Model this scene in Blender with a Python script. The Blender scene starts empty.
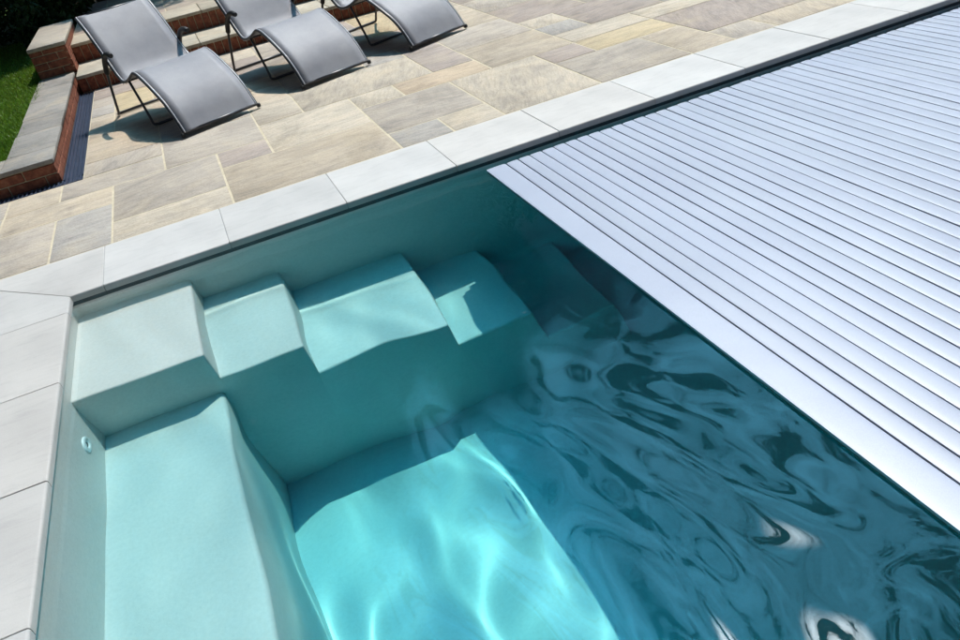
import bpy, bmesh, math, random
import numpy as np
from mathutils import Vector, Matrix

SC = bpy.context.scene
COL = SC.collection
random.seed(7)
R = math.radians
ZW = -0.075            # water level
ZF = -1.60             # pool floor
SUN_EL, SUN_AZ = 59.0, 45.0   # azimuth from +X towards +Y

# ------------------------------------------------------------------ helpers
def tag(o, label=None, cat=None, group=None, kind=None):
    if label: o['label'] = label
    if cat: o['category'] = cat
    if group: o['group'] = group
    if kind: o['kind'] = kind
    return o

def empty(name, loc=(0, 0, 0), rz=0.0):
    o = bpy.data.objects.new(name, None)
    COL.objects.link(o)
    o.location = loc
    o.rotation_euler = (0, 0, rz)
    o.empty_display_size = 0.1
    return o

def link(name, me, mat=None, parent=None):
    o = bpy.data.objects.new(name, me)
    COL.objects.link(o)
    if mat is not None and not me.materials:
        me.materials.append(mat)
    if parent is not None:
        o.parent = parent
    return o

def obj(name, bm, mat=None, parent=None, smooth=False):
    me = bpy.data.meshes.new(name)
    bmesh.ops.recalc_face_normals(bm, faces=bm.faces)
    if smooth:
        for f in bm.faces: f.smooth = True
    bm.to_mesh(me); bm.free()
    return link(name, me, mat, parent)

def smooth_angle(o, ang=40):
    me = o.data
    for p in me.polygons: p.use_smooth = True
    me.set_sharp_from_angle(angle=R(ang))

def box(bm, lo, hi, bev=0.0, seg=2):
    x0, y0, z0 = lo; x1, y1, z1 = hi
    vs = [bm.verts.new(c) for c in ((x0,y0,z0),(x1,y0,z0),(x1,y1,z0),(x0,y1,z0),(x0,y0,z1),(x1,y0,z1),(x1,y1,z1),(x0,y1,z1))]
    fs = [bm.faces.new([vs[i] for i in q]) for q in ((3,2,1,0),(4,5,6,7),(0,1,5,4),(1,2,6,5),(2,3,7,6),(3,0,4,7))]
    if bev > 0:
        es = list({e for f in fs for e in f.edges})
        r = bmesh.ops.bevel(bm, geom=es, offset=bev, segments=seg, profile=0.5, affect='EDGES')
        fs = r['faces'] + [f for f in fs if f.is_valid]
    return fs

def prism(bm, poly, z0, z1):
    b = [bm.verts.new((x, y, z0)) for x, y in poly]
    t = [bm.verts.new((x, y, z1)) for x, y in poly]
    n = len(poly)
    fs = [bm.faces.new(t), bm.faces.new(b[::-1])]
    for i in range(n):
        fs.append(bm.faces.new([b[i], b[(i+1) % n], t[(i+1) % n], t[i]]))
    return fs, t, b

def catmull(pts, n=6):
    P = [Vector(p) for p in pts]
    P = [P[0]*2-P[1]] + P + [P[-1]*2-P[-2]]
    out = []
    for i in range(1, len(P)-2):
        for k in range(n):
            t = k/n
            a, b, c, d = P[i-1], P[i], P[i+1], P[i+2]
            out.append(0.5*((2*b)+(-a+c)*t+(2*a-5*b+4*c-d)*t*t+(-a+3*b-3*c+d)*t**3))
    out.append(P[-2])
    return out

def tube(bm, pts, r, sides=10, cap=True, radii=None):
    pts = [Vector(p) for p in pts]
    rings = []
    up = None
    for i, p in enumerate(pts):
        d = (pts[min(i+1, len(pts)-1)]-pts[max(i-1, 0)]).normalized()
        if up is None:
            up = d.orthogonal().normalized()
        else:
            up = (up - d*up.dot(d)).normalized()
        s = d.cross(up)
        rr = radii[i] if radii else r
        rings.append([bm.verts.new(p+rr*(math.cos(2*math.pi*k/sides)*up+math.sin(2*math.pi*k/sides)*s)) for k in range(sides)])
    for a, b in zip(rings[:-1], rings[1:]):
        for k in range(sides):
            f = bm.faces.new([a[k], a[(k+1) % sides], b[(k+1) % sides], b[k]])
            f.smooth = True
    if cap:
        bm.faces.new(rings[0][::-1]); bm.faces.new(rings[-1])

# ------------------------------------------------------------------ materials
class NT:
    def __init__(s, name):
        s.m = bpy.data.materials.new(name); s.m.use_nodes = True
        s.t = s.m.node_tree; s.n = s.t.nodes; s.l = s.t.links
        s.b = s.n['Principled BSDF']; s.out = s.n['Material Output']
    def node(s, ty, **kw):
        n = s.n.new(ty)
        for k, v in kw.items(): setattr(n, k, v)
        return n
    def link(s, a, b): s.l.new(a, b)
    def coord(s, scale=(1, 1, 1), rot=(0, 0, 0), which='Object'):
        c = s.node('ShaderNodeTexCoord'); m = s.node('ShaderNodeMapping')
        m.inputs['Scale'].default_value = scale; m.inputs['Rotation'].default_value = rot
        s.link(c.outputs[which], m.inputs['Vector'])
        return m.outputs[0]
    def noise(s, vec, scale, detail=6, rough=0.6, dist=0.0):
        n = s.node('ShaderNodeTexNoise')
        n.inputs['Scale'].default_value = scale; n.inputs['Detail'].default_value = detail
        n.inputs['Roughness'].default_value = rough; n.inputs['Distortion'].default_value = dist
        if vec is not None: s.link(vec, n.inputs['Vector'])
        return n.outputs['Fac']
    def ramp(s, fac, stops):
        r = s.node('ShaderNodeValToRGB')
        e = r.color_ramp.elements
        while len(e) < len(stops): e.new(0.5)
        for i, (p, c) in enumerate(stops):
            e[i].position = p; e[i].color = (c[0], c[1], c[2], 1) if hasattr(c, '__len__') else (c, c, c, 1)
        s.link(fac, r.inputs[0])
        return r.outputs[0]
    def mix(s, fac, a, b, mode='MIX'):
        m = s.node('ShaderNodeMix', data_type='RGBA', blend_type=mode)
        for sock, v in ((m.inputs[0], fac), (m.inputs[6], a), (m.inputs[7], b)):
            if hasattr(v, 'is_output') or hasattr(v, 'links'): s.link(v, sock)
            elif hasattr(v, '__len__'): sock.default_value = (v[0], v[1], v[2], 1)
            else: sock.default_value = v
        return m.outputs[2]
    def bump(s, h, strength=0.3, dist=0.01):
        b = s.node('ShaderNodeBump')
        b.inputs['Strength'].default_value = strength; b.inputs['Distance'].default_value = dist
        s.link(h, b.inputs['Height']); s.link(b.outputs[0], s.b.inputs['Normal'])
    def base(s, v, rough=0.6, spec=0.5, metal=0.0):
        if hasattr(v, '__len__'): s.b.inputs['Base Color'].default_value = (v[0], v[1], v[2], 1)
        else: s.link(v, s.b.inputs['Base Color'])
        s.b.inputs['Roughness'].default_value = rough
        s.b.inputs['Specular IOR Level'].default_value = spec
        s.b.inputs['Metallic'].default_value = metal

def attr_random(t, name='tone'):
    a = t.node('ShaderNodeAttribute', attribute_name=name)
    return a

def mat_shell():
    t = NT('gelcoat_shell')
    v = t.coord()
    f = t.noise(v, 3.0, 5)
    c = t.ramp(f, [(0.3, (0.785, 0.70, 0.66)), (0.7, (0.845, 0.755, 0.715))])
    sp = t.noise(v, 160, 2)
    sp = t.ramp(sp, [(0.27, 0.55), (0.33, 1.0)])
    c = t.mix(0.5, c, sp, 'MULTIPLY')
    gr_ = t.ramp(t.noise(v, 55, 6, 0.8), [(0.3, 0.90), (0.6, 1.03)])
    c = t.mix(0.8, c, gr_, 'MULTIPLY')
    t.base(c, 0.55, 0.3)
    t.bump(t.noise(v, 45, 5, 0.75), 0.30, 0.004)
    return t.m

def mat_coping():
    t = NT('pale_coping_stone')
    at = attr_random(t)
    v = t.coord(scale=(1.0, 1.0, 1.0))
    f = t.noise(v, 2.2, 6, 0.6, 0.6)
    c = t.ramp(f, [(0.3, (0.455, 0.435, 0.415)), (0.7, (0.555, 0.53, 0.502))])
    v2 = t.coord(scale=(1.2, 7.0, 1.0), rot=(0, 0, 0.25))
    f2 = t.noise(v2, 2.5, 7, 0.65, 1.2)
    c2 = t.ramp(f2, [(0.33, (0.86, 0.86, 0.865)), (0.47, (0.98, 0.98, 0.98)), (0.6, (1, 1, 1)), (0.72, (0.965, 0.955, 0.94))])
    c = t.mix(0.75, c, c2, 'MULTIPLY')
    fine = t.ramp(t.noise(t.coord(), 220, 2), [(0.3, 0.90), (0.6, 1.0)])
    c = t.mix(0.6, c, fine, 'MULTIPLY')
    c = t.mix(1.0, c, at.outputs['Color'], 'MULTIPLY')
    t.base(c, 0.62, 0.3)
    t.bump(t.noise(t.coord(), 90, 5), 0.12, 0.002)
    return t.m

def mat_sandstone(name='sandstone_paving'):
    t = NT(name)
    at = attr_random(t)
    uv = attr_random(t, 'grain')           # per-slab shifted coordinates
    def m(scale, rot=0):
        mp = t.node('ShaderNodeMapping')
        mp.inputs['Scale'].default_value = scale; mp.inputs['Rotation'].default_value = (0, 0, rot)
        t.link(uv.outputs['Vector'], mp.inputs['Vector']); return mp.outputs[0]
    f = t.noise(m((1.4, 4.2, 1)), 2.1, 10, 0.70, 1.3)
    g = t.noise(m((1, 1, 1)), 2.6, 6, 0.6, 0.5)
    s = t.noise(m((3.0, 34, 1)), 2.2, 6, 0.7, 1.0)
    c = t.ramp(f, [(0.28, (0.66, 0.655, 0.665)), (0.43, (0.88, 0.875, 0.875)), (0.56, (1.01, 0.985, 0.955)), (0.75, (1.13, 1.08, 1.00))])
    c = t.mix(1.0, c, at.outputs['Color'], 'MULTIPLY')
    c = t.mix(t.ramp(g, [(0.52, 0.0), (0.75, 0.45)]), c, (0.50, 0.40, 0.27))
    c = t.mix(0.6, c, t.ramp(s, [(0.35, 0.68), (0.52, 1.0), (0.7, 1.08)]), 'MULTIPLY')
    sp = t.ramp(t.noise(t.coord(), 75, 5, 0.75), [(0.3, 0.62), (0.46, 1.0), (0.75, 1.15)])
    c = t.mix(0.7, c, sp, 'MULTIPLY')
    blot = t.ramp(t.noise(t.coord(), 1.7, 8, 0.7, 0.8), [(0.36, 0.76), (0.52, 0.98), (0.7, 1.07)])
    c = t.mix(0.9, c, blot, 'MULTIPLY')
    t.base(c, 0.75, 0.25)
    bmp = t.node('ShaderNodeMath', operation='ADD')
    t.link(f, bmp.inputs[0]); t.link(t.noise(t.coord(), 45, 6), bmp.inputs[1])
    t.bump(bmp.outputs[0], 0.6, 0.008)
    return t.m

def mat_simple(name, ca, cb, scale=8, rough=0.6, spec=0.4, metal=0, bump=0.1, bs=60, bd=0.003, attr=False):
    t = NT(name)
    v = t.coord()
    c = t.ramp(t.noise(v, scale, 6), [(0.32, ca), (0.68, cb)])
    if attr:
        c = t.mix(1.0, c, attr_random(t).outputs['Color'], 'MULTIPLY')
    t.base(c, rough, spec, metal)
    if bump: t.bump(t.noise(v, bs, 5), bump, bd)
    return t.m

def mat_cover():
    t = NT('cover_slat_plastic')
    v = t.coord()
    c = t.ramp(t.noise(v, 1.6, 4), [(0.3, (0.310, 0.325, 0.400)), (0.7, (0.355, 0.37, 0.44))])
    f = t.ramp(t.noise(v, 420, 2), [(0.3, 0.86), (0.65, 1.04)])
    c = t.mix(0.8, c, f, 'MULTIPLY')
    c = t.mix(1.0, c, attr_random(t).outputs['Color'], 'MULTIPLY')
    t.base(c, 0.45, 0.5, 0.0)
    t.bump(t.noise(v, 300, 2), 0.10, 0.001)
    return t.m

def mat_sling():
    t = NT('woven_sling_fabric')
    v = t.coord()
    w1 = t.node('ShaderNodeTexWave'); w1.inputs['Scale'].default_value = 110; w1.bands_direction = 'X'
    w2 = t.node('ShaderNodeTexWave'); w2.inputs['Scale'].default_value = 110; w2.bands_direction = 'Y'
    t.link(v, w1.inputs['Vector']); t.link(v, w2.inputs['Vector'])
    mm = t.node('ShaderNodeMath', operation='MULTIPLY'); t.link(w1.outputs['Fac'], mm.inputs[0]); t.link(w2.outputs['Fac'], mm.inputs[1])
    c = t.ramp(t.noise(v, 3.5, 5), [(0.3, (0.225, 0.224, 0.25)), (0.7, (0.31, 0.306, 0.325))])
    c = t.mix(0.5, c, t.ramp(mm.outputs[0], [(0.1, 0.8), (0.8, 1.1)]), 'MULTIPLY')
    t.base(c, 0.55, 0.35)
    t.b.inputs['Sheen Weight'].default_value = 0.12
    t.bump(mm.outputs[0], 0.2, 0.001)
    return t.m

def mat_brick():
    t = NT('red_brick')
    v = t.coord()
    c = t.ramp(t.noise(v, 30, 5), [(0.3, (0.11, 0.042, 0.028)), (0.52, (0.235, 0.080, 0.047)), (0.75, (0.36, 0.16, 0.09))])
    c = t.mix(1.0, c, attr_random(t).outputs['Color'], 'MULTIPLY')
    t.base(c, 0.85, 0.2)
    t.bump(t.noise(v, 140, 5), 0.5, 0.004)
    return t.m

def mat_water():
    t = NT('pool_water')
    t.n.remove(t.b)
    g = t.node('ShaderNodeBsdfGlass'); g.inputs['IOR'].default_value = 1.33; g.inputs['Roughness'].default_value = 0.0
    t.link(g.outputs[0], t.out.inputs['Surface'])
    return t.m

def mat_water_body():
    t = NT('pool_water_tint')
    t.n.remove(t.b)
    a = t.node('ShaderNodeVolumeAbsorption')
    a.inputs['Color'].default_value = WATER_COL; a.inputs['Density'].default_value = WATER_DEN
    t.link(a.outputs[0], t.out.inputs['Volume'])
    return t.m

WATER_COL = (0.0, 0.915, 0.972, 1)
WATER_DEN = 0.86

def mat_leaf(name, ca, cb):
    t = NT(name)
    c = t.mix(1.0, t.ramp(t.noise(t.coord(), 1.5, 4), [(0.3, ca), (0.7, cb)]), attr_random(t).outputs['Color'], 'MULTIPLY')
    t.base(c, 0.5, 0.35)
    t.b.inputs['Transmission Weight'].default_value = 0.0
    tr = t.node('ShaderNodeBsdfTranslucent'); t.link(c, tr.inputs['Color'])
    mx = t.node('ShaderNodeMixShader'); mx.inputs[0].default_value = 0.3
    t.link(t.b.outputs[0], mx.inputs[1]); t.link(tr.outputs[0], mx.inputs[2]); t.link(mx.outputs[0], t.out.inputs['Surface'])
    return t.m

M = dict(
    shell=mat_shell(), coping=mat_coping(), sand=mat_sandstone(), cover=mat_cover(), sling=mat_sling(), brick=mat_brick(),
    water=mat_water(), tint=mat_water_body(),
    grout=mat_simple('buff_jointing', (0.45, 0.385, 0.275), (0.57, 0.49, 0.36), 14, 0.9, 0.2, bump=0.3, bs=120),
    mortar=mat_simple('brick_mortar', (0.40, 0.33, 0.22), (0.52, 0.43, 0.30), 20, 0.9, 0.2, bump=0.4, bs=120),
    frame=mat_simple('anthracite_tube', (0.030, 0.030, 0.034), (0.045, 0.045, 0.05), 20, 0.35, 0.5, bump=0.0),
    grip=mat_simple('black_grip', (0.012, 0.012, 0.013), (0.02, 0.02, 0.02), 20, 0.55, 0.4, bump=0.0),
    trim=mat_simple('pale_sling_piping', (0.50, 0.51, 0.54), (0.58, 0.59, 0.62), 20, 0.4, 0.5, bump=0.0),
    drain=mat_simple('dark_drain_metal', (0.035, 0.05, 0.085), (0.055, 0.075, 0.12), 12, 0.35, 0.6, 0.3, bump=0.05),
    white=mat_simple('white_inlet_plastic', (0.88, 0.88, 0.87), (0.92, 0.92, 0.91), 10, 0.35, 0.5, bump=0.0),
    hole=mat_simple('dark_inlet_hole', (0.10, 0.13, 0.13), (0.14, 0.17, 0.17), 10, 0.5, 0.4, bump=0.0),
    soil=mat_simple('soil', (0.03, 0.022, 0.014), (0.06, 0.045, 0.03), 10, 0.95, 0.1, bump=0.6, bs=30, bd=0.02),
    lawn=mat_simple('lawn_soil', (0.025, 0.05, 0.008), (0.05, 0.09, 0.015), 6, 0.9, 0.1, bump=0.5, bs=60, bd=0.01),
    blade=mat_leaf('grass_blade', (0.09, 0.20, 0.012), (0.15, 0.28, 0.03)),
    leaf=mat_leaf('dark_leaf', (0.025, 0.055, 0.014), (0.05, 0.09, 0.022)),
    bark=mat_simple('bark', (0.06, 0.045, 0.03), (0.12, 0.09, 0.065), 6, 0.9, 0.1, bump=0.8, bs=25, bd=0.02),
    under=mat_simple('concrete_bed', (0.22, 0.21, 0.19), (0.28, 0.27, 0.25), 5, 0.9, 0.2),
)

def set_attr(me, name, cols):
    a = me.attributes.new(name, 'FLOAT_COLOR', 'FACE') if name != 'grain' else me.attributes.new(name, 'FLOAT_VECTOR', 'CORNER')
    return a

# ------------------------------------------------------------------ slabs: one mesh with tone per face and grain coords
def slab_mesh(slabs, z_top, thick, mat_idx_grout=None, bev=0.006, turn=False):
    """slabs: (x0,y0,x1,y1,(r,g,b)) -> bmesh with tone and grain data"""
    bm = bmesh.new()
    tl = bm.faces.layers.float_color.new('tone')
    tones = []; offs = []
    rnd = random.Random(5)
    for (x0, y0, x1, y1, c) in slabs:
        dz = rnd.uniform(-0.0015, 0.0015)
        j = lambda: rnd.uniform(-0.0025, 0.0025)
        n0 = len(bm.faces)
        box(bm, (x0+j(), y0+j(), z_top-thick), (x1+j(), y1+j(), z_top+dz), bev, 2)
        bm.faces.ensure_lookup_table()
        off = (rnd.uniform(0, 90), rnd.uniform(0, 90), rnd.uniform(0, 90)); ang = rnd.choice([0, 0, 0, 0.12, -0.15, 0.3, 1.2])
        for f in bm.faces[n0:]:
            f[tl] = (c[0], c[1], c[2], 1)
            tones.append((off, ang))
    return bm, tones

def add_grain(o, tones, turn=False):
    me = o.data
    a = me.attributes.new('grain', 'FLOAT_VECTOR', 'CORNER')
    buf = np.zeros((len(me.loops), 3), dtype=np.float32)
    for p in me.polygons:
        off, ang = tones[p.index]
        if turn: ang += math.pi/2
        ca, sa = math.cos(ang), math.sin(ang)
        for li in p.loop_indices:
            co = me.vertices[me.loops[li].vertex_index].co
            buf[li] = (ca*co.x+sa*co.y+off[0], -sa*co.x+ca*co.y+off[1], co.z+off[2])
    a.data.foreach_set('vector', buf.ravel())

# ================================================================== GROUND
G = 0.351
gx = lambda i: 0.203 + G*i
ROWS = {0: 0.541, 1: 0.872}
gy = lambda j: ROWS[j] if j in ROWS else 0.872 + 0.3575*(j-1)
GREY = (0.42, 0.368, 0.31); TAN = (0.455, 0.385, 0.30); CREAM = (0.495, 0.43, 0.345); PINK = (0.41, 0.345, 0.30)
BLUE = (0.39, 0.36, 0.325); ORANGE = (0.49, 0.39, 0.285); PURP = (0.37, 0.31, 0.27); OCHRE = (0.49, 0.40, 0.26)
known = [  # i0, j0, i1, j1, tone
    (-2, 0, -1, 2, GREY), (-1, 0, 0, 2, BLUE), (-2, 2, 0, 3, TAN), (-3, 2, -2, 3, GREY), (-3, 0, -2, 2, TAN),
    (0, 0, 2, 1, CREAM), (0, 1, 2, 3, GREY), (-1, 3, 1, 5, GREY), (1, 3, 3, 5, GREY), (-2, 3, -1, 4, TAN), (-3, 3, -2, 4, GREY),
    (2, 2, 3, 3, PINK), (2, 0, 5, 2, TAN), (3, 2, 5, 4, CREAM), (3, 4, 4, 7, CREAM), (4, 4, 7, 6, CREAM),
    (-1, 5, 1, 7, TAN), (1, 5, 3, 7, GREY), (5, 3, 6, 4, CREAM), (6, 3, 8, 4, ORANGE), (5, 1, 7, 3, GREY),
    (5, 0, 6, 1, BLUE), (6, 0, 7, 1, CREAM), (7, 4, 8, 6, PINK), (7, 0, 9, 3, CREAM), (8, 3, 10, 5, TAN),
    (9, 0, 11, 2, GREY), (9, 2, 10, 3, PURP), (10, 2, 12, 3, OCHRE), (10, 3, 12, 4, CREAM), (10, 4, 11, 5, BLUE),
    (11, 0, 12, 2, TAN), (12, 1, 15, 3, PURP), (12, 0, 13, 1, GREY), (13, 0, 15, 1, TAN), (11, 4, 13, 6, PURP), (12, 3, 14, 4, CREAM),
    (8, 5, 10, 7, GREY),
]
def pack(i0, i1, j0, j1, known, seed):
    rnd = random.Random(seed)
    occ = set(); out = []
    for k in known:
        out.append(k)
        for i in range(k[0], k[2]):
            for j in range(k[1], k[3]): occ.add((i, j))
    pal = [GREY, TAN, CREAM, GREY, TAN, PINK, BLUE, PURP, OCHRE, CREAM]
    for j in range(j0, j1):
        for i in range(i0, i1):
            if (i, j) in occ: continue
            opts = [(3, 2), (2, 2), (2, 1), (1, 1), (2, 3), (1, 2)]
            rnd.shuffle(opts)
            for w, h in opts + [(1, 1)]:
                cells = [(a, b) for a in range(i, i+w) for b in range(j, j+h)]
                if all(c not in occ and c[0] < i1 and c[1] < j1 for c in cells):
                    for c in cells: occ.add(c)
                    out.append((i, j, i+w, j+h, rnd.choice(pal))); break
    return out
cells = pack(-14, 34, 0, 13, known, 3)
WX0, WX1 = -0.50, -0.165          # raised wall, outer faces
DR = 0.155                        # drain width
YA, Z1, YB, Z2 = 4.98, 0.165, 5.72, 0.365
XD = -0.010                       # outer edge of drain
YD = 1.955
jt = 0.0055
slabs = []
rnd = random.Random(11)
for (i0, j0, i1, j1, c) in cells:
    x0, x1, y0, y1 = gx(i0)+jt, gx(i1)-jt, gy(j0)+jt, gy(j1)-jt
    y1 = min(y1, YA-0.012)
    if y0 > YA-0.08: continue
    # cut the lawn bed and drain out
    k = rnd.uniform(0.93, 1.07)
    c = tuple(v*k for v in c)
    if x0 < XD and y1 > YD:
        if y0 < YD-0.05: slabs.append((x0, y0, x1, YD-jt, c))
        if x1 > XD+0.05 and y1 > YD+0.05: slabs.append((max(x0, XD+jt), max(y0, YD+jt), x1, y1, c))
        continue
    slabs.append((x0, y0, x1, y1, c))
bm, tn = slab_mesh(slabs, 0.0, 0.03)
paving = obj('patio_paving', bm, M['sand']); add_grain(paving, tn); smooth_angle(paving, 30)
tag(paving, kind='structure')
# joint bed, 3 mm below the slab faces
bm = bmesh.new()
def sheet(bm, x0, y0, x1, y1, z):
    bm.faces.new([bm.verts.new(p) for p in ((x0, y0, z), (x1, y0, z), (x1, y1, z), (x0, y1, z))])
sheet(bm, -5, 0.536, 12.2, YD, -0.003); sheet(bm, XD+0.0, YD, 12.2, YA, -0.003)
tag(obj('patio_joints', bm, M['grout']), kind='structure')
# ground sheet with a hole for the pool
PX0, PX1, PY0, PY1 = -0.02, 8.4, -3.62, 0.02
bm = bmesh.new()
BIG = 120
sheet(bm, -BIG, 0.3, BIG, BIG, -0.06); sheet(bm, -BIG, -BIG, BIG, -3.9, -0.06)
sheet(bm, -BIG, -3.9, -0.3, 0.3, -0.06); sheet(bm, 8.7, -3.9, BIG, 0.3, -0.06)
tag(obj('ground', bm, M['soil']), kind='structure')

# left terrace beyond the coping and near side
slabs = []
for (i0, j0, i1, j1, c) in pack(-14, 34, 0, 6, [], 8):
    slabs.append((gx(i0)+jt, -4.19-2.1+G*j0+jt, gx(i1)-jt, -4.19-2.1+G*j1-jt, c))
for (i0, j0, i1, j1, c) in pack(0, 6, 0, 13, [], 9):
    slabs.append((-0.545-2.106+G*i0+jt, -4.19+G*j0+jt, -0.545-2.106+G*i1-jt, -4.19+G*j1-jt, c))
bm, tn = slab_mesh(slabs, 0.0, 0.03)
o = obj('side_paving', bm, M['sand']); add_grain(o, tn); smooth_angle(o, 30); tag(o, kind='structure')
bm = bmesh.new(); sheet(bm, -5, -6.3, 12.2, -4.19, -0.003); sheet(bm, -5, -4.19, -0.56, 0.536, -0.003)
tag(obj('side_joints', bm, M['grout']), kind='structure')

# ================================================================== COPING
cop = empty('pool_coping', (0, 0, 0))
tag(cop, 'pale grey stone coping slabs edging the pool with mitred corner', 'pool coping')
CW = 0.533; CT = 0.036
def coping_stone(poly, inner=None):
    """poly listed CCW; bullnosed top edges"""
    bm = bmesh.new()
    cx = sum(p[0] for p in poly)/len(poly); cy = sum(p[1] for p in poly)/len(poly)
    fs, t, b = prism(bm, [(x-cx, y-cy) for x, y in poly], -CT, 0.0)
    es = [e for e in bm.edges if all(v.co.z > -1e-5 for v in e.verts)]
    inn = []; oth = []
    for e in es:
        m = (e.verts[0].co+e.verts[1].co)/2
        on = (abs(m.y+cy) < 1e-4 and -0.01 < m.x+cx < 8.45) or (abs(m.x+cx) < 1e-4 and -3.6 < m.y+cy < 0.01)
        (inn if on else oth).append(e)
    if inn: bmesh.ops.bevel(bm, geom=inn, offset=0.011, segments=4, profile=0.5, affect='EDGES')
    es = [e for e in bm.edges if all(v.co.z > -1e-5 for v in e.verts) and e.calc_face_angle(0) > 1.2]
    bmesh.ops.bevel(bm, geom=es, offset=0.002, segments=1, affect='EDGES')
    o = obj('coping_stone', bm, M['coping'], cop)
    smooth_angle(o, 35)
    o.location = (cx, cy, random.uniform(-0.0008, 0.0008))
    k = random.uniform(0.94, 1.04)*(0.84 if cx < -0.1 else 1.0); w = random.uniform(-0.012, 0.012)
    a = o.data.attributes.new('tone', 'FLOAT_COLOR', 'FACE')
    a.data.foreach_set('color', [k+w, k, k-w, 1]*len(o.data.polygons))
    return o
g = 0.0022
x0c, y0c = 0.162, -0.182
S = 0.65
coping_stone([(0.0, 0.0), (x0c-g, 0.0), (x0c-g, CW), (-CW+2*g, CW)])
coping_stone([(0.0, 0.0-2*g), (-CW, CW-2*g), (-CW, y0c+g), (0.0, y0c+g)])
k = 0
while x0c + S*k < 8.6:
    coping_stone([(x0c+S*k+g, 0), (x0c+S*(k+1)-g, 0), (x0c+S*(k+1)-g, CW), (x0c+S*k+g, CW)]); k += 1
XE = x0c + S*k
k = 0
while y0c - 0.657*k > -3.6:
    ya, yb = y0c-0.657*k-g, y0c-0.657*(k+1)+g
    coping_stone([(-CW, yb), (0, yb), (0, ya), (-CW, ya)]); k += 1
YN = y0c - 0.657*k
bm_near = -3.61
k = 0
while -CW + S*k < 8.6:
    xa, xb = -CW+S*k+g, -CW+S*(k+1)-g
    coping_stone([(xa, YN-CW), (xb, YN-CW), (xb, YN-g), (xa, YN-g)]); k += 1
PY0 = YN - 0.01
# mortar bed under the coping
bm = bmesh.new()
box(bm, (-CW+0.01, 0.03, -0.30), (XE, CW-0.004, -CT-0.0005)); box(bm, (-CW+0.004, YN-CW, -0.30), (-0.04, 0.029, -CT-0.0005))
box(bm, (-0.039, YN-CW+0.01, -0.30), (XE, YN-0.03, -CT-0.0005))
obj('mortar_bed', bm, M['under'], cop)
# grout in the joints
bm = bmesh.new()
box(bm, (-CW+0.006, 0.02, -CT), (XE, CW-0.006, -0.004)); box(bm, (-CW+0.006, YN+0.004, -CT), (-0.014, 0.0195, -0.004))

obj('joint_grout', bm, mat_simple('grey_grout', (0.30, 0.30, 0.30), (0.40, 0.39, 0.38), 9, 0.9, 0.2), cop)

# ================================================================== POOL
pool = empty('swimming_pool', (0, 0, 0))
tag(pool, 'rectangular pale green moulded pool with corner steps and bench under water', 'swimming pool')

def rrect(x0, y0, x1, y1, r, n=5):
    out = []
    for (cx, cy, a0) in ((x1-r, y1-r, 0), (x0+r, y1-r, 90), (x0+r, y0+r, 180), (x1-r, y0+r, 270)):
        for k in range(n+1):
            a = R(a0+90*k/n); out.append((cx+r*math.cos(a), cy+r*math.sin(a)))
    return out
bm = bmesh.new()
rings = []
prof = [(-CT-0.001, 0.0), (-0.3, 0.028), (-0.6, 0.06), (-1.0, 0.095), (-1.42, 0.13)]
for a in range(0, 91, 15):
    prof.append((ZF+0.18*(1-math.sin(R(a)))+0.0, 0.13+0.18*(1-math.cos(R(a)))))
wall_rings = []
for z, off in prof:
    wall_rings.append([bm.verts.new((x, y, z)) for x, y in rrect(PX0+off-0.012, PY0+off, PX1-off, PY1-off*0.75, 0.035+off*0.3)])
for a, b in zip(wall_rings[:-1], wall_rings[1:]):
    n = len(a)
    for k in range(n):
        f = bm.faces.new([a[k], a[(k+1) % n], b[(k+1) % n], b[k]]); f.smooth = True
me = bpy.data.meshes.new('pool_wall'); bm.to_mesh(me)
last = [v.co.copy() for v in wall_rings[-1]]; bm.free()
wall = link('pool_wall', me, M['shell'], pool)
bm = bmesh.new(); bm.faces.new([bm.verts.new(c) for c in last])
floor = obj('pool_floor', bm, M['shell'], pool)

def bevel_sel(bm, test, off, seg):
    es = [e for e in bm.edges if test(e)]
    bmesh.ops.bevel(bm, geom=es, offset=off, segments=seg, profile=0.5, affect='EDGES')

YF = -0.79
def step(xl, xr, zt, znext, slant):
    """one moulded step: stair profile in XZ, run from the wall to YF"""
    bm = bmesh.new()
    prof = [(xl, zt), (xr, zt), (xr+slant, znext), (xr+slant, ZF-0.02), (xl, ZF-0.02)]
    fl = lambda z: YF - 0.05*max(0, (zt-z))*0.0
    F = [bm.verts.new((x, YF-0.03*(-z), z)) for x, z in prof]
    B = [bm.verts.new((x, 0.10, z)) for x, z in prof]
    n = len(prof)
    bm.faces.new(F); bm.faces.new(B[::-1])
    for i in range(n):
        bm.faces.new([F[i], B[i], B[(i+1) % n], F[(i+1) % n]])
    front = lambda v: v.co.y < -0.5
    def test(e):
        a, b = e.verts
        top = a.co.z > zt-1e-4 and b.co.z > zt-1e-4
        if top and front(a) and front(b): return True
        if top and abs(a.co.x-xr) < 1e-4 and abs(b.co.x-xr) < 1e-4: return True
        if front(a) and front(b) and {round(a.co.z, 3), round(b.co.z, 3)} == {round(zt, 3), round(znext, 3)} and min(a.co.x, b.co.x) > xl+0.01: return True
        return False
    bevel_sel(bm, test, 0.014, 4)
    o = obj('step', bm, M['shell'], pool)
    smooth_angle(o, 50)
    return o
steps = [step(-0.08, 0.555, -0.200, -0.47, 0.018), step(0.573, 0.99, -0.47, -0.74, 0.03),
         step(1.02, 1.66, -0.74, -1.0, 0.05), step(1.71, 2.10, -1.0, -1.27, 0.05), step(2.15, 2.56, -1.27, ZF-0.01, 0.05)]
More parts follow.
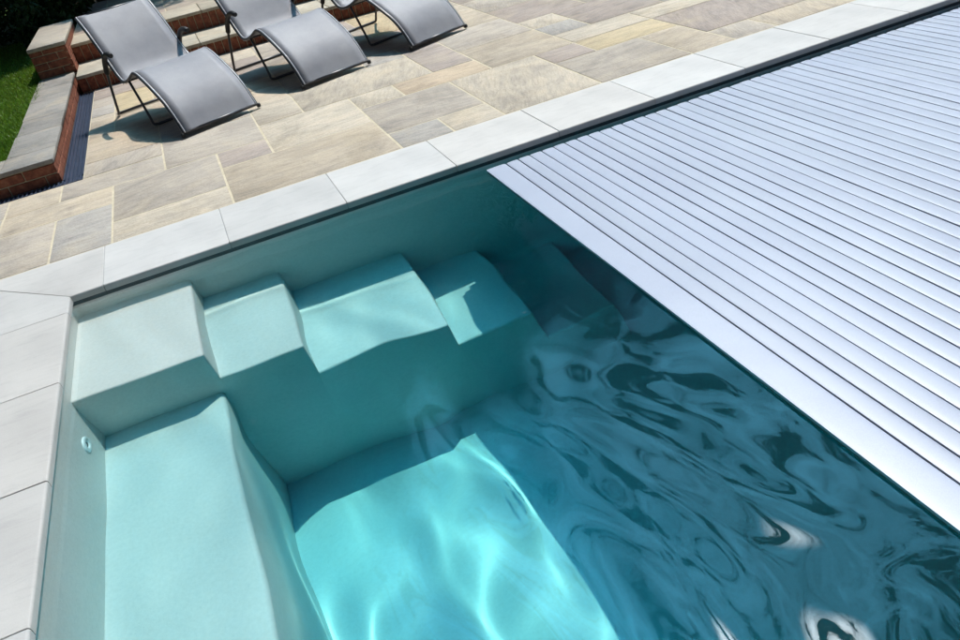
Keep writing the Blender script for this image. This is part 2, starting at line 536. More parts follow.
# bench along the left wall
bm = bmesh.new()
ZB = -0.60
pr = [(-0.08, ZB), (0.562, ZB), (0.648, ZF-0.02), (-0.08, ZF-0.02)]
F = [bm.verts.new((x, YF+0.10, z)) for x, z in pr]; B = [bm.verts.new((x, PY0-0.02, z)) for x, z in pr]
bm.faces.new(F); bm.faces.new(B[::-1])
for i in range(4): bm.faces.new([F[i], B[i], B[(i+1) % 4], F[(i+1) % 4]])
bevel_sel(bm, lambda e: all(v.co.z > ZB-1e-4 and v.co.x > 0.5 for v in e.verts), 0.022, 5)
bench = obj('bench', bm, M['shell'], pool); smooth_angle(bench, 50)

# inlet jet on the left wall
bm = bmesh.new()
def lathe(bm, prof, n=28):
    rs = []
    for r, h in prof:
        if r < 1e-5: rs.append([bm.verts.new((h, 0, 0))])
        else: rs.append([bm.verts.new((h, r*math.cos(2*math.pi*k/n), r*math.sin(2*math.pi*k/n))) for k in range(n)])
    for a, b in zip(rs[:-1], rs[1:]):
        if len(a) == 1 and len(b) == 1: continue
        for k in range(n):
            if len(b) == 1: f = bm.faces.new([a[k], a[(k+1) % n], b[0]])
            elif len(a) == 1: f = bm.faces.new([a[0], b[k], b[(k+1) % n]])
            else: f = bm.faces.new([a[k], a[(k+1) % n], b[(k+1) % n], b[k]])
            f.smooth = True
lathe(bm, [(0.042, -0.02), (0.042, 0.002), (0.038, 0.005), (0.026, 0.006), (0.022, 0.003), (0.019, 0.001), (0.018, -0.012)])
jet = obj('inlet_jet', bm, M['white'], pool, smooth=True)
jet.scale = (1.0, 1.15, 1.15); jet.location = (0.008, -0.995, -0.385); jet.rotation_euler = (0, R(-5), 0)
bm = bmesh.new(); lathe(bm, [(0.018, -0.010), (0.017, -0.004), (0.011, 0.001), (0.008, -0.004), (0.0, -0.006)])
n_ = obj('nozzle', bm, M['hole'], jet, smooth=True)

# strip under the coping lip, its dark colour stands in for the shade there
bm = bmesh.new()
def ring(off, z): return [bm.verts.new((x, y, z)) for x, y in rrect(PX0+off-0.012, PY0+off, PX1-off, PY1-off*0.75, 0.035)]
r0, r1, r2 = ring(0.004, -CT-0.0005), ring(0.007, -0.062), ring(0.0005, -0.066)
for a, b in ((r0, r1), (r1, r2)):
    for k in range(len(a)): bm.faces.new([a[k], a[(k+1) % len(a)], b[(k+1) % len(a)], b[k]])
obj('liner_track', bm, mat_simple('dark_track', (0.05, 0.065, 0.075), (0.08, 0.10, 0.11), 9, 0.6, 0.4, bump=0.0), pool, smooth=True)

# ------------------------------------------------------------------ water
def waves(X, Y):
    rs = np.random.RandomState(4)
    wx = X + 0.05*np.sin(3.1*Y+1.3) + 0.035*np.sin(5.3*X+4.1*Y)
    wy = Y + 0.06*np.sin(2.7*X+0.4) + 0.03*np.sin(6.1*Y-3.3*X)
    H = np.zeros_like(X)
    # long swell crossing the pool
    comps = []
    for lam, amp, cen, spread, n in ((1.0, 0.0024, 8, 50, 4), (0.52, 0.0019, 2, 34, 6), (0.31, 0.00150, 2, 16, 3), (0.26, 0.00042, 0, 40, 8), (0.14, 0.00013, 0, 80, 8)):
        for _ in range(n):
            l = lam*rs.uniform(0.8, 1.25); a = R(cen+rs.uniform(-spread, spread)); k = 2*math.pi/l
            comps.append((k*math.cos(a), k*math.sin(a), amp*rs.uniform(0.6, 1.3), rs.uniform(0, 2*math.pi), lam))
    sm = lambda e0, e1, v: (lambda t: t*t*(3-2*t))(np.clip((v-e0)/(e1-e0), 0, 1))
    right = sm(0.8, 2.0, X-0.25*(Y+1.0))           # calmer in the step corner
    far = sm(1.85, 2.35, X-0.10*(Y+1.0))            # liveliest in the shade of the cover's edge
    mid = sm(0.55, 1.05, X)*(1-sm(1.5, 1.95, X))*sm(0.75, 1.35, -Y)
    for kx, ky, a, ph, lam in comps:
        w = (0.30+0.50*right+0.62*mid) if lam > 0.4 else (0.30+0.02*right+0.98*mid) if lam > 0.3 else ((0.05+0.06*right+0.60*far+0.28*mid) if lam > 0.2 else (0.02+0.03*right+0.50*far))
        s = np.sin(kx*wx+ky*wy+ph)
        H += a*w*(s + (0.25 if lam > 0.4 else 0.08)*np.cos(2*(kx*wx+ky*wy+ph)))
    d = np.clip(0.03-Y, 0, None)                  # low ridge running along the far wall
    H += 0.0018*np.exp(-((d-0.10-0.02*np.sin(4*X+1)-0.012*np.sin(11*X))/0.032)**2)*(0.6+0.4*np.sin(2.3*X))*sm(0.25, 0.6, X)
    return H*(1-0.85*sm(1.98, 2.24, X))
def axis(segs):
    out = []
    for a, b, d in segs: out += list(np.arange(a, b-1e-6, d))
    out.append(segs[-1][1]); return np.array(out)
WX, WX2, WY, WY2 = -0.035, PX1+0.03, PY0-0.03, 0.040
ax = axis([(WX, 3.0, 0.0125), (3.0, WX2, 0.1)]); ay = axis([(WY, WY2, 0.0125)])
nx, ny = len(ax), len(ay)
X, Y = np.meshgrid(ax, ay, indexing='xy')
Z = ZW + waves(X, Y)
V = np.stack([X, Y, Z], -1).reshape(-1, 3)
zb = ZF - 0.05
ii, jj = np.meshgrid(np.arange(nx-1), np.arange(ny-1), indexing='xy')
q = (jj*nx+ii).ravel()
faces = np.stack([q, q+1, q+1+nx, q+nx], -1)
nv = len(V)
bot = np.array([[WX, WY, zb], [WX2, WY, zb], [WX2, WY2, zb], [WX, WY2, zb]])
V = np.vstack([V, bot])
F = [list(map(int, f)) for f in faces]
e_s = list(range(0, nx)); e_n = list(range((ny-1)*nx, ny*nx)); e_w = [k*nx for k in range(ny)]; e_e = [k*nx+nx-1 for k in range(ny)]
F.append([nv, nv+1] + e_s[::-1]); F.append([nv+2, nv+3] + e_n); F.append([nv+3, nv] + e_w); F.append([nv+1, nv+2] + e_e[::-1])
F.append([nv+3, nv+2, nv+1, nv])
me = bpy.data.meshes.new('water'); me.from_pydata(V.tolist(), [], F); me.update()
sm_ = np.ones(len(F), dtype=bool); sm_[-5:] = False
me.polygons.foreach_set('use_smooth', sm_)
se = np.zeros(len(me.edges), dtype=bool)
me.update()
me.set_sharp_from_angle(angle=R(45))
water = link('water', me, M['water']); tag(water, kind='structure')

bm = bmesh.new(); box(bm, (WX-0.02, WY-0.02, ZF-0.12), (WX2+0.02, WY2+0.02, -0.052))
body = obj('water_body', bm, M['tint']); tag(body, kind='structure')

# ================================================================== POOL COVER
cover = empty('pool_cover', (2.262, -1.8, -0.06))
tag(cover, 'silvery slatted automatic cover floating over the right part of the pool', 'pool cover')
bm = bmesh.new()
tl = bm.faces.layers.float_color.new('tone')
P = 0.0757; xs = 2.262
first = 0.122
CY0, CY1 = PY0+0.075, -0.055
rnd = random.Random(2)
x = xs; n = 0
ysub = 12
while x < PX1-0.12:
    w = first if n == 0 else P
    g0 = 0.0034*rnd.uniform(0.6, 1.3); g1 = 0.0034*rnd.uniform(0.6, 1.3)
    dz = rnd.uniform(-0.0006, 0.0006); crown = 0.0014
    a, b = x+g0, x+w-g1
    if n == 0: a = x
    pr = [(a, -0.012)]
    for k in range(9):
        t = k/8; u = 2*t-1
        pr.append((a+(b-a)*t, crown*(1-abs(u)**2.4)+dz - (0.0010 if k in (0, 8) else 0)))
    pr.append((b, -0.012))
    e0, e1 = rnd.uniform(-0.0035, 0.0035), rnd.uniform(-0.0035, 0.0035)
    tone = rnd.uniform(0.955, 1.03); tb = rnd.uniform(-0.01, 0.012)
    rows = []
    for s in range(ysub+1):
        yy = (CY0+e0)+(CY1+e1-CY0-e0)*s/ysub
        wob = 0.0009*math.sin(yy*2.1+n*0.35)+0.0004*math.sin(yy*7+n*1.9)
        rows.append([bm.verts.new((px-2.262, yy+1.8, pz+0.0+wob)) for px, pz in pr])
    for r0, r1 in zip(rows[:-1], rows[1:]):
        for k in range(len(pr)-1):
            f = bm.faces.new([r0[k], r0[k+1], r1[k+1], r1[k]]); f.smooth = True; f[tl] = (tone, tone, tone+tb, 1)
    for r_ in (rows[0], rows[-1]):
        f = bm.faces.new(r_); f[tl] = (tone, tone, tone, 1)
    x += w; n += 1
XC1 = x
# the hinge web that carries the slats
fs = box(bm, (0.004, CY0+1.802, -0.030), (XC1-2.262, CY1+1.796, -0.0105))
for f in fs: f[tl] = (0.03, 0.03, 0.035, 1)
cv = obj('slat_panel', bm, M['cover'], cover)
cv.data.set_sharp_from_angle(angle=R(50))

# ================================================================== BRICKWORK
def bricks_face(bm, tl, axis_, fixed, out, a0, a1, z0, z1, L, Hh, mode='stretcher', depth=0.03, mj=0.009, rnd=random.Random(1)):
    """courses of bricks standing 3 mm proud of the core; axis_: 'x' runs along x (face at y=fixed)"""
    z = z0; row = 0
    while z < z1-0.012:
        h = min(Hh, z1-z)
        off = (L/2 if row % 2 else 0.0) if mode == 'stretcher' else 0
        a = a0-off
        while a < a1-0.005:
            s, e = max(a, a0), min(a+L, a1)
            if e-s > 0.02:
                pr = 0.0035+rnd.uniform(0, 0.0035)
                lo, hi = (s+mj/2 if s > a0 else s, e-mj/2 if e < a1 else e)
                if axis_ == 'x': c0, c1 = (lo, min(fixed+out*pr, fixed-out*depth), z+mj/2), (hi, max(fixed+out*pr, fixed-out*depth), z+h-mj/2)
                else: c0, c1 = (min(fixed+out*pr, fixed-out*depth), lo, z+mj/2), (max(fixed+out*pr, fixed-out*depth), hi, z+h-mj/2)
                k = rnd.uniform(0.6, 1.25); kk = rnd.uniform(0.85, 1.1)
                for f in box(bm, c0, c1, 0.003, 1): f[tl] = (k, k*kk, k*kk, 1)
            a += L
        z += Hh; row += 1

def stone_caps(parent, segs, z0, z1, name='coping_slab', tone=(0.265, 0.25, 0.23), turn=False):
    for (x0, y0, x1, y1) in segs:
        k = random.uniform(0.92, 1.08)
        bm, tn = slab_mesh([(x0, y0, x1, y1, tuple(v*k for v in tone))], z1, z1-z0, bev=0.004)
        # uneven riven edge
        for v in bm.verts: v.co += Vector((random.uniform(-.0015, .0015), random.uniform(-.0015, .0015), 0))
        tn = [((random.uniform(0, 50), random.uniform(0, 50), 0), 0.0)]*len(bm.faces)
        o = obj(name, bm, M['sand'], parent); add_grain(o, tn, turn); smooth_angle(o, 40)

# low wall round the lawn
lw = empty('low_garden_wall', (0, 0, 0))
tag(lw, 'low red brick wall with flat sandstone coping around the lawn', 'garden wall')
YW = 2.085; ZC = 0.135; ZT = 0.165
bm = bmesh.new()
box(bm, (WX0+0.02, YW+0.004, -0.05), (WX1-0.004, 5.30, ZC)); box(bm, (-4.0, YW+0.0045, -0.05), (WX0+0.0195, YW+0.33, ZC-0.0005))
obj('mortar_core', bm, M['mortar'], lw)
bm = bmesh.new(); tl = bm.faces.layers.float_color.new('tone')
bricks_face(bm, tl, 'x', YW, -1, -4.0, WX1-0.012, -0.012, ZC-0.002, 0.25, 0.0725)
bricks_face(bm, tl, 'y', WX1, 1, YW+0.0, YA+0.3, -0.012, ZC-0.002, 0.25, 0.0725)
obj('brickwork', bm, M['brick'], lw)
caps = []
y = YW-0.012
for L_ in (0.36, 0.62, 0.50, 0.66, 0.55, 0.52):
    caps.append((WX0+random.uniform(-.01, .01), y+0.003, WX1+0.013, min(y+L_, 5.30)-0.003)); y += L_
x = WX0-0.004
for L_ in (0.55, 0.62, 0.5, 0.6, 0.6):
    caps.append((x-L_+0.006, YW-0.012, x, YW+0.33)); x -= L_
stone_caps(lw, caps, ZC+0.001, ZT)

# higher pier beside the steps
pier = empty('brick_pier', (0, 0, 0))
tag(pier, 'short taller brick pier with one pale stone cap beside the garden steps', 'brick pier')
ZP = 0.435
bm = bmesh.new(); box(bm, (WX0+0.024, 5.325, -0.05), (WX1+0.036, 6.95, ZP)); obj('mortar_core', bm, M['mortar'], pier)
bm = bmesh.new(); tl = bm.faces.layers.float_color.new('tone')
bricks_face(bm, tl, 'x', 5.321, -1, WX0+0.02, WX1+0.03, Z1+0.002, ZP-0.002, 0.25, 0.0725)
bricks_face(bm, tl, 'y', WX1+0.04, 1, 5.322, 6.95, 0.0, ZP-0.002, 0.25, 0.0725)
obj('brickwork', bm, M['brick'], pier)
stone_caps(pier, [(WX0+0.015, 5.305, WX1+0.052, 6.96)], ZP+0.001, ZP+0.035, tone=(0.38, 0.355, 0.31))

# garden steps
stp = empty('garden_steps', (0, 0, 0))
tag(stp, 'two wide brick garden steps with pale stone treads behind the sun loungers', 'steps')
XS0, XS1 = WX1+0.045, 9.0
bm = bmesh.new()
box(bm, (XS0, YA+0.004, -0.05), (XS1, 7.2, Z1-0.032)); box(bm, (XS0, YB+0.004, Z1-0.0315), (XS1, 7.2, Z2-0.032))
obj('mortar_core', bm, M['mortar'], stp)
for yy, za, zb_ in ((YA, -0.004, Z1-0.033), (YB, Z1+0.002, Z2-0.033)):
    bm = bmesh.new(); tl = bm.faces.layers.float_color.new('tone')
    bricks_face(bm, tl, 'x', yy, -1, XS0, XS1, za, zb_, 0.082, 0.24, 'soldier', mj=0.009)
    obj('brick_riser', bm, M['brick'], stp)
def tread_row(y0, y1, z, seed, tone):
    rnd = random.Random(seed); x = XS0; segs = []
    while x < XS1:
        L_ = rnd.choice([0.56, 0.7, 0.85]); segs.append((x+0.004, y0, min(x+L_, XS1)-0.004, y1)); x += L_
    stone_caps(stp, segs, z-0.031, z, 'tread', tone)
tread_row(YA-0.022, YB-0.001, Z1, 4, (0.47, 0.43, 0.35))
tread_row(YB-0.022, YB+0.62, Z2, 6, (0.47, 0.43, 0.35))
# upper terrace paving
sl = []
for (i0, j0, i1, j1, c) in pack(-1, 26, 0, 8, [], 21):
    sl.append((gx(i0)+0.03+jt, YB+0.625+G*j0+jt, gx(i1)+0.03-jt, YB+0.625+G*j1-jt, c))
bm, tn = slab_mesh(sl, Z2, 0.03)
o = obj('upper_terrace', bm, M['sand']); add_grain(o, tn); smooth_angle(o, 30); tag(o, kind='structure')
bm = bmesh.new(); box(bm, (XS0, 7.201, -0.05), (9.4, YB+0.63+G*8, Z2-0.0335)); box(bm, (XS0, YB+0.623, Z2-0.033), (9.4, YB+0.63+G*8, Z2-0.003))
tag(obj('terrace_joints', bm, M['grout']), kind='structure')

# slot drain
dr = empty('drain_channel', (0, 0, 0))
tag(dr, 'dark metal slot drain running along the foot of the low brick wall', 'drain channel')
bm = bmesh.new()
box(bm, (WX1+0.004, YD, -0.03), (XD, YA-0.02, -0.014))
box(bm, (-4.0, YD+0.0, -0.03), (WX1+0.0035, YW-0.004, -0.0145))
obj('channel_bed', bm, M['drain'], dr)
bm = bmesh.new()
for k in range(6):
    xx = WX1+0.012+k*0.0265
    box(bm, (xx, YW-0.004, -0.014), (xx+0.010, YA-0.02, -0.004 + (0.004 if k in (0, 5) else 0)), 0.0015, 1)
xx = -4.0
while xx < XD-0.012:
    box(bm, (xx, YD+0.012, -0.0138), (xx+0.011, YW-0.012, -0.003), 0.0012, 1); xx += 0.03
box(bm, (-4.0, YD, -0.0139), (XD, YD+0.010, 0.0005), 0.001, 1)
obj('grating', bm, M['drain'], dr)

# ================================================================== LAWN
bm = bmesh.new()
ZL = 0.125
bm2 = bmesh.new()
nx_, ny_ = 40, 70
rnd = random.Random(3)
def lawn_z(x, y): return ZL + 0.006*math.sin(x*5+y*2.2)+0.005*math.sin(y*4.1-x*3)
vs = [[bm.verts.new((-6+ (WX0+0.03+6)*i/nx_, YW+0.32+(14-YW)*j/ny_, lawn_z(-6+(WX0+0.03+6)*i/nx_, YW+0.32+(14-YW)*j/ny_))) for j in range(ny_+1)] for i in range(nx_+1)]
for i in range(nx_):
    for j in range(ny_):
        bm.faces.new([vs[i][j], vs[i+1][j], vs[i+1][j+1], vs[i][j+1]])
tag(obj('lawn_ground', bm, M['lawn'], smooth=True), kind='structure')
# blades
NB = 60000
rs = np.random.RandomState(1)
u = rs.rand(NB)
gxp = WX0+0.055 - (rs.rand(NB)**1.3)*2.2
gyp = YW+0.30+ (u**1.15)*6.5
keep = ~((gyp < YW+0.345) & (rs.rand(NB) < 0.6)) & (gxp < WX0+0.03+0.03*rs.rand(NB))
gxp, gyp = gxp[keep], gyp[keep]; n = len(gxp)
gz = ZL + 0.006*np.sin(gxp*5+gyp*2.2)+0.005*np.sin(gyp*4.1-gxp*3)
hgt = 0.028+0.03*rs.rand(n); ang = rs.rand(n)*2*np.pi; wd = 0.0022+0.002*rs.rand(n)
lean = 0.018*rs.randn(n); lean2 = 0.018*rs.randn(n)
c, s = np.cos(ang), np.sin(ang)
base = np.stack([gxp, gyp, gz-0.004], -1)
sd = np.stack([c*wd, s*wd, 0*c], -1)
mid = base + np.stack([lean*0.4, lean2*0.4, hgt*0.6], -1)
tip = base + np.stack([lean, lean2, hgt], -1)
V = np.stack([base-sd, base+sd, mid+sd*0.8, mid-sd*0.8, tip], 1).reshape(-1, 3)
k5 = np.arange(n)*5
F4 = np.stack([k5, k5+1, k5+2, k5+3], -1).tolist(); F3 = np.stack([k5+3, k5+2, k5+4], -1).tolist()
me = bpy.data.meshes.new('grass'); me.from_pydata(V.tolist(), [], F4+F3); me.update()
a = me.attributes.new('tone', 'FLOAT_COLOR', 'FACE')
tone = 0.6+0.7*rs.rand(n); warm = 1+0.5*rs.rand(n)*(rs.rand(n) < 0.25)
col = np.stack([tone*warm, tone, tone, np.ones(n)], -1); col = np.vstack([col, col])
a.data.foreach_set('color', col.ravel().astype(np.float32))
gr = link('grass', me, M['blade']); tag(gr, 'short bright green grass inside the low brick wall', 'grass', kind='stuff')

# ================================================================== FOLIAGE
def leaf_cloud(n, centers, seed, size=(0.05, 0.09)):
    rs = np.random.RandomState(seed)
    C = np.array([c[:3] for c in centers]); Rr = np.array([c[3] for c in centers])
    w = Rr**2; idx = rs.choice(len(C), n, p=w/w.sum())
    d = rs.randn(n, 3); d /= np.linalg.norm(d, axis=1)[:, None]
    rad = Rr[idx]*(0.55+0.5*rs.rand(n)**0.6)
    p = C[idx] + d*rad[:, None]*np.array([1, 1, 0.85])
    a = rs.randn(n, 3); a /= np.linalg.norm(a, axis=1)[:, None]
    b = np.cross(a, rs.randn(n, 3)); b /= np.linalg.norm(b, axis=1)[:, None]
    s = (size[0]+(size[1]-size[0])*rs.rand(n))[:, None]
    V = np.stack([p-a*s, p+b*s*0.5, p+a*s, p-b*s*0.5], 1).reshape(-1, 3)
    k = np.arange(n)*4
    me = bpy.data.meshes.new('foliage'); me.from_pydata(V.tolist(), [], np.stack([k, k+1, k+2, k+3], -1).tolist()); me.update()
    at = me.attributes.new('tone', 'FLOAT_COLOR', 'FACE')
    t = 0.6+0.8*rs.rand(n); at.data.foreach_set('color', np.stack([t, t, t, np.ones(n)], -1).ravel().astype(np.float32))
    return me

def tree(loc, h, rad, seed, label):
    t = empty('garden_tree', loc); tag(t, label, 'tree')
    rnd = random.Random(seed)
    bm = bmesh.new()
    tr = catmull([(0, 0, -0.1), (0.05, 0.03, h*0.25), (-0.04, 0.06, h*0.5), (0.03, 0, h*0.75)], 5)
    tube(bm, tr, 0.1, 10, radii=[0.17*(1-0.75*i/len(tr)) for i in range(len(tr))])
    cs = []
    for k in range(15):
        a = k*2.4+rnd.random(); z = h*(0.34+0.6*k/15); rr = rad*(1.0-0.55*(k/15))*rnd.uniform(0.55, 1.0)
        p = (rr*math.cos(a), rr*math.sin(a), z)
        tube(bm, catmull([(0, 0, z*0.7), (p[0]*0.5, p[1]*0.5, z*0.86), p], 3), 0.03, 6, radii=[0.05-0.006*i for i in range(7)])
        cs.append((*p, rad*rnd.uniform(0.32, 0.55)))
    cs.append((0, 0, h*0.95, rad*0.4))
    obj('trunk', bm, M['bark'], t)
    link('crown', leaf_cloud(15000, cs, seed, (0.07, 0.13)), M['leaf'], t)
    return t
tree((0.2, 9.9, 0.3), 7.2, 1.9, 1, 'leafy tree beyond the steps, whose shade falls over the upper terrace')
tree((3.0, 11.0, 0.3), 7.0, 2.0, 2, 'second leafy tree beyond the terrace')
tree((-2.4, 9.6, 0.1), 6.8, 1.9, 3, 'leafy tree behind the shaded end of the lawn')
for i_, (tx, ty, th) in enumerate(((-4.2, 13.6, 10.5), (-0.6, 14.2, 11.2), (2.9, 14.0, 10.8), (6.2, 14.6, 11.0))):  # far row added out of view to block sky reflected in the water
    tree((tx, ty, 0.2), th, 2.5, 30+i_, ['tall leafy tree at the lawn end of the far row', 'tall leafy tree of the far row, behind the brick pier', 'tall leafy tree of the far row, behind the middle lounger', 'tall leafy tree at the cover end of the far row'][i_])
tree((8.6, 9.9, 0.3), 5.6, 1.7, 5, 'leafy tree beyond the far end of the pool')
def shrub(loc, r, h, seed, label):
    t = empty('dark_shrub', loc); tag(t, label, 'shrub')
    rnd = random.Random(seed)
    cs = [(rnd.uniform(-r, r)*0.6, rnd.uniform(-r, r)*0.6, h*rnd.uniform(0.25, 0.85), r*rnd.uniform(0.4, 0.65)) for _ in range(9)]
    bm = bmesh.new()
    for c in cs: tube(bm, catmull([(0, 0, -0.05), (c[0]*0.4, c[1]*0.4, c[2]*0.5), c[:3]], 3), 0.01, 5)
    obj('stem', bm, M['bark'], t)
    link('foliage', leaf_cloud(7000, cs, seed, (0.03, 0.06)), M['leaf'], t)
shrub((-0.42, 7.9, 0.10), 0.50, 0.8, 11, 'dark evergreen shrub growing just behind the brick pier')
shrub((-1.5, 8.6, 0.10), 0.8, 1.1, 12, 'dark rounded shrub in the shade at the top of the lawn')

# ================================================================== SUN LOUNGERS
W_ = 0.62
PROF = [(0.0, 0.035), (0.03, 0.075), (0.10, 0.165), (0.20, 0.255), (0.32, 0.325), (0.44, 0.385), (0.54, 0.425), (0.62, 0.432), (0.70, 0.405),
        (0.80, 0.365), (0.90, 0.340), (0.98, 0.342), (1.05, 0.385), (1.12, 0.455), (1.22, 0.565), (1.32, 0.665), (1.42, 0.755), (1.50, 0.815)]
def make_lounger(loc, rz, label):
    t = empty('sun_lounger', loc, rz)
    tag(t, label, 'sun lounger', 'wavy sun loungers on the patio')
    cur = catmull([(0, s, h) for s, h in PROF], 4)
    # sling: thin sheet with depth, sagging slightly across
    bm = bmesh.new(); nu = 10; rows = []
    for i, p in enumerate(cur):
        d = (cur[min(i+1, len(cur)-1)]-cur[max(i-1, 0)]).normalized(); nrm = Vector((0, -d.z, d.y))
        top = []; bot = []
        for k in range(nu+1):
            u = k/nu; x = 0.012+(W_-0.024)*u
            sag = -0.006*(1-(2*u-1)**2)
            q = Vector((x, p.y, p.z)) + nrm*(sag+0.0135)
            top.append(bm.verts.new(q)); bot.append(bm.verts.new(q-nrm*0.003))
        rows.append((top, bot))
    for (t0, b0), (t1, b1) in zip(rows[:-1], rows[1:]):
        for k in range(nu):
            bm.faces.new([t0[k], t0[k+1], t1[k+1], t1[k]]).smooth = True
            bm.faces.new([b0[k+1], b0[k], b1[k], b1[k+1]]).smooth = True
        bm.faces.new([t0[0], t1[0], b1[0], b0[0]]); bm.faces.new([t0[-1], b0[-1], b1[-1], t1[-1]])
    for t_, b_ in (rows[0], rows[-1]):
        for k in range(nu): bm.faces.new([t_[k], t_[k+1], b_[k+1], b_[k]])
    obj('sling', bm, M['sling'], t)
    for sx in (0.0, W_):
        bm = bmesh.new(); tube(bm, [(sx, p.y, p.z) for p in cur], 0.0125, 10); obj('side_rail', bm, M['frame'], t)
        # light welt where the sling wraps the rail
        bm = bmesh.new()
        pts = []
        for i, p in enumerate(cur):
            d = (cur[min(i+1, len(cur)-1)]-cur[max(i-1, 0)]).normalized(); nrm = Vector((0, -d.z, d.y))
            pts.append(Vector((sx + (0.004 if sx == 0 else -0.004), p.y, p.z)) + nrm*0.0115)
        tube(bm, pts, 0.0045, 8); obj('sling_welt', bm, M['trim'], t)
    for s, h, nm in ((0.004, 0.038, 'foot_bar'), (1.497, 0.812, 'head_bar'), (0.965, 0.328, 'cross_bar')):
        bm = bmesh.new(); tube(bm, [(-0.006, s, h), (W_+0.006, s, h)], 0.0125 if nm != 'cross_bar' else 0.009, 10); obj(nm, bm, M['frame'], t)
    for sx, e in ((0.0, -1), (W_, 1)):
        bm = bmesh.new()
        pts = [(sx+e*0.004, 0.004, 0.024), (sx+e*0.026, 0.004, 0.024)]
        tube(bm, pts, 0.017, 12); obj('foot_cap', bm, M['grip'], t)
        # rear leg rising into the arm
        xo = sx+e*0.022
        bm = bmesh.new()
        leg = catmull([(xo, 1.44, 0.014), (xo, 1.40, 0.03), (xo, 1.36, 0.12), (xo, 1.27, 0.30), (xo, 1.20, 0.42), (xo, 1.14, 0.49), (xo, 1.06, 0.545), (xo, 0.97, 0.565)], 5)
        tube(bm, leg, 0.0115, 10); obj('rear_leg', bm, M['frame'], t)
        bm = bmesh.new()
        arm = catmull([(xo, 1.225, 0.38), (xo, 1.19, 0.435), (xo, 1.14, 0.492), (xo, 1.06, 0.547), (xo, 0.97, 0.566), (xo, 0.90, 0.556)], 5)
        n = len(arm)
        tube(bm, arm, 0.018, 10, radii=[0.014]+[0.0215]*(n-2)+[0.017]); obj('armrest', bm, M['grip'], t)
        bm = bmesh.new()
        leg = catmull([(sx, 0.80, 0.355), (sx, 0.74, 0.24), (sx, 0.66, 0.08), (sx, 0.635, 0.025), (sx-e*0.03, 0.63, 0.013)], 5)
        tube(bm, leg, 0.0105, 10); obj('front_leg', bm, M['frame'], t)
    bm = bmesh.new(); tube(bm, [(-0.022, 1.44, 0.0135), (W_+0.022, 1.44, 0.0135)], 0.0115, 10); obj('floor_bar', bm, M['frame'], t)
    bm = bmesh.new(); tube(bm, [(0.03, 0.63, 0.0125), (W_-0.03, 0.63, 0.0125)], 0.0105, 10); obj('floor_bar', bm, M['frame'], t)
    return t
L1 = make_lounger((0.742, 2.20, 0.001), R(19.6), 'grey mesh sun lounger nearest the low brick wall, leftmost of the three')
def copy_tree(o, loc, rz, label):
    c = o.copy(); COL.objects.link(c); c.location = loc; c.rotation_euler = (0, 0, rz); c['label'] = label
    for ch in list(o.children):
        d = ch.copy(); COL.objects.link(d); d.parent = c
    return c
copy_tree(L1, (1.747, 2.554, 0.001), R(16.5), 'grey mesh sun lounger standing between the two other loungers')
copy_tree(L1, (2.768, 2.765, 0.001), R(21.0), 'grey mesh sun lounger farthest from the lawn, only its front half in the picture')

# ================================================================== LIGHT
sd = bpy.data.lights.new('sun', 'SUN'); sd.energy = 4.65; sd.angle = R(0.5); sd.color = (1.0, 0.885, 0.775)
sun = bpy.data.objects.new('sun', sd); COL.objects.link(sun)
dirv = Vector((math.cos(R(SUN_EL))*math.cos(R(SUN_AZ)), math.cos(R(SUN_EL))*math.sin(R(SUN_AZ)), math.sin(R(SUN_EL))))
sun.rotation_euler = dirv.to_track_quat('Z', 'Y').to_euler(); sun.location = dirv*30

w = bpy.data.worlds.new('World'); SC.world = w; w.use_nodes = True
nt = w.node_tree; nd = nt.nodes; lk = nt.links
bg = nd['Background']
sky = nd.new('ShaderNodeTexSky'); sky.sky_type = 'NISHITA'; sky.sun_disc = False
sky.sun_elevation = R(SUN_EL); sky.sun_rotation = R(90-SUN_AZ); sky.air_density = 1.0; sky.dust_density = 0.6; sky.ozone_density = 1.2
# clouds
tc = nd.new('ShaderNodeTexCoord')
mp = nd.new('ShaderNodeMapping'); mp.inputs['Scale'].default_value = (1, 1, 1.9); mp.inputs['Location'].default_value = CLOUD_LOC = (1.7, 0.4, 0.3)
lk.new(tc.outputs['Generated'], mp.inputs['Vector'])
nz = nd.new('ShaderNodeTexNoise'); nz.inputs['Scale'].default_value = 7.5; nz.inputs['Detail'].default_value = 9; nz.inputs['Roughness'].default_value = 0.66; nz.inputs['Distortion'].default_value = 1.0
lk.new(mp.outputs[0], nz.inputs['Vector'])
rp = nd.new('ShaderNodeValToRGB'); e = rp.color_ramp.elements; e[0].position = 0.50; e[0].color = (0, 0, 0, 1); e[1].position = 0.74; e[1].color = (1, 1, 1, 1); e_ = rp.color_ramp.elements.new(0.54); e_.color = (0.42, 0.42, 0.42, 1)
vb = nd.new('ShaderNodeVectorMath'); vb.operation = 'DOT_PRODUCT'     # the cloud bank thickens round azimuth 55, elevation 45
vb.inputs[1].default_value = (math.cos(R(47))*math.cos(R(51)), math.cos(R(47))*math.sin(R(51)), math.sin(R(47)))
lk.new(tc.outputs['Generated'], vb.inputs[0])
mb = nd.new('ShaderNodeMapRange'); mb.inputs['From Min'].default_value = 0.80; mb.inputs['From Max'].default_value = 0.98; mb.inputs['To Min'].default_value = 0.0; mb.inputs['To Max'].default_value = 0.075
lk.new(vb.outputs['Value'], mb.inputs['Value'])
ad = nd.new('ShaderNodeMath'); ad.operation = 'ADD'; lk.new(nz.outputs['Fac'], ad.inputs[0]); lk.new(mb.outputs[0], ad.inputs[1])
lk.new(ad.outputs[0], rp.inputs[0])
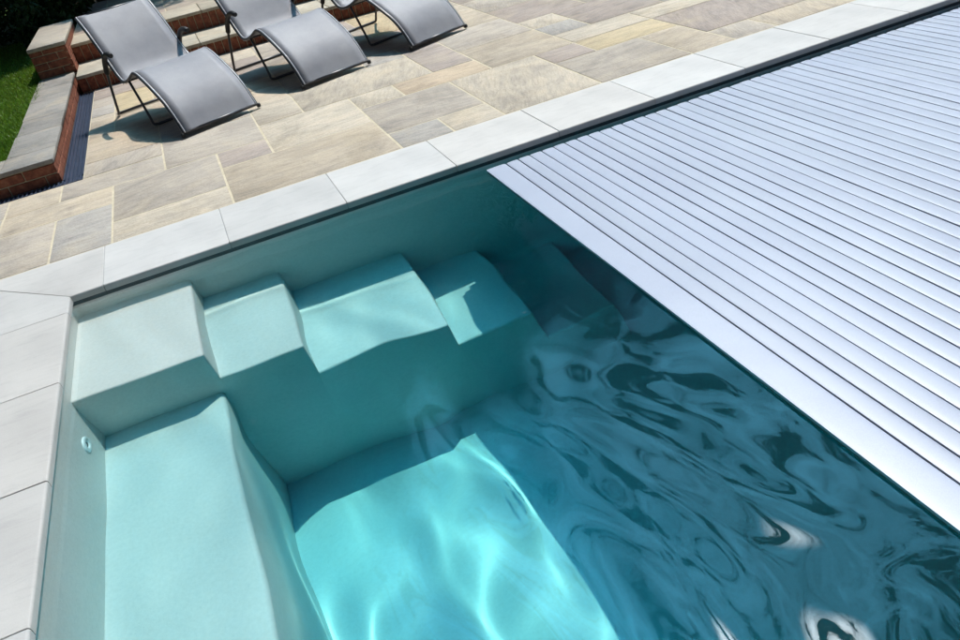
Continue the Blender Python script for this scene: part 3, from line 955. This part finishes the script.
# clouds are brighter towards the sun
vd = nd.new('ShaderNodeVectorMath'); vd.operation = 'DOT_PRODUCT'; vd.inputs[1].default_value = dirv
lk.new(tc.outputs['Generated'], vd.inputs[0])
# ... and white hot right beside it
m2 = nd.new('ShaderNodeMapRange'); m2.inputs['From Min'].default_value = 0.9925; m2.inputs['From Max'].default_value = 0.9985; m2.inputs['To Min'].default_value = 0.0; m2.inputs['To Max'].default_value = 1300.0; m2.interpolation_type = 'SMOOTHSTEP'
lk.new(vd.outputs['Value'], m2.inputs['Value'])
mr = nd.new('ShaderNodeMapRange'); mr.inputs['From Min'].default_value = 0.84; mr.inputs['From Max'].default_value = 0.985; mr.inputs['To Min'].default_value = 2.5; mr.inputs['To Max'].default_value = 245.0
mr.interpolation_type = 'SMOOTHSTEP'
lk.new(vd.outputs['Value'], mr.inputs['Value'])
cc = nd.new('ShaderNodeMix'); cc.data_type = 'RGBA'; cc.blend_type = 'MULTIPLY'; cc.inputs[0].default_value = 1
cc.inputs[6].default_value = (0.22, 0.72, 1.10, 1); lk.new(mr.outputs[0], cc.inputs[7])
ca = nd.new('ShaderNodeMix'); ca.data_type = 'RGBA'; ca.blend_type = 'ADD'; ca.inputs[0].default_value = 1
lk.new(cc.outputs[2], ca.inputs[6]); lk.new(m2.outputs[0], ca.inputs[7])
mx = nd.new('ShaderNodeMix'); mx.data_type = 'RGBA'
lk.new(rp.outputs[0], mx.inputs[0]); lk.new(sky.outputs[0], mx.inputs[6]); lk.new(ca.outputs[2], mx.inputs[7])
lk.new(mx.outputs[2], bg.inputs['Color']); bg.inputs['Strength'].default_value = 0.038

# ================================================================== CAMERA
cam = bpy.data.cameras.new('camera'); co = bpy.data.objects.new('camera', cam); COL.objects.link(co); SC.camera = co
cam.sensor_width = 36; cam.lens = 36*777.205/960; cam.clip_end = 500; cam.clip_start = 0.05
Rm = Matrix(((0.90769335, -0.37616297, -0.18599519), (-0.35391412, -0.44808174, -0.82095527), (0.22547192, 0.81100196, -0.5398502)))
m = Matrix.Identity(4)
for r_ in range(3):
    m[r_][0] = Rm[0][r_]; m[r_][1] = -Rm[1][r_]; m[r_][2] = -Rm[2][r_]
m.translation = Vector((0.942004, -3.973464, 1.617232))
co.matrix_world = m

# ================================================================== RENDER
SC.render.engine = 'CYCLES'
c = SC.cycles
c.use_denoising = True
try: c.denoiser = 'OPENIMAGEDENOISE'
except Exception: pass
c.max_bounces = 12; c.diffuse_bounces = 5; c.glossy_bounces = 4; c.transmission_bounces = 8; c.transparent_max_bounces = 8
c.caustics_refractive = True; c.caustics_reflective = True
c.sample_clamp_direct = 0; c.sample_clamp_indirect = 6; c.blur_glossy = 0.5
sun.data.cycles.is_caustics_light = True
water.cycles.is_caustics_caster = True
for o in [wall, floor, bench, jet, n_] + steps: o.cycles.is_caustics_receiver = True
SC.view_settings.view_transform = 'Standard'; SC.view_settings.look = 'None'
SC.view_settings.exposure = 0.0; SC.view_settings.gamma = 1.0; SC.view_settings.use_curve_mapping = False
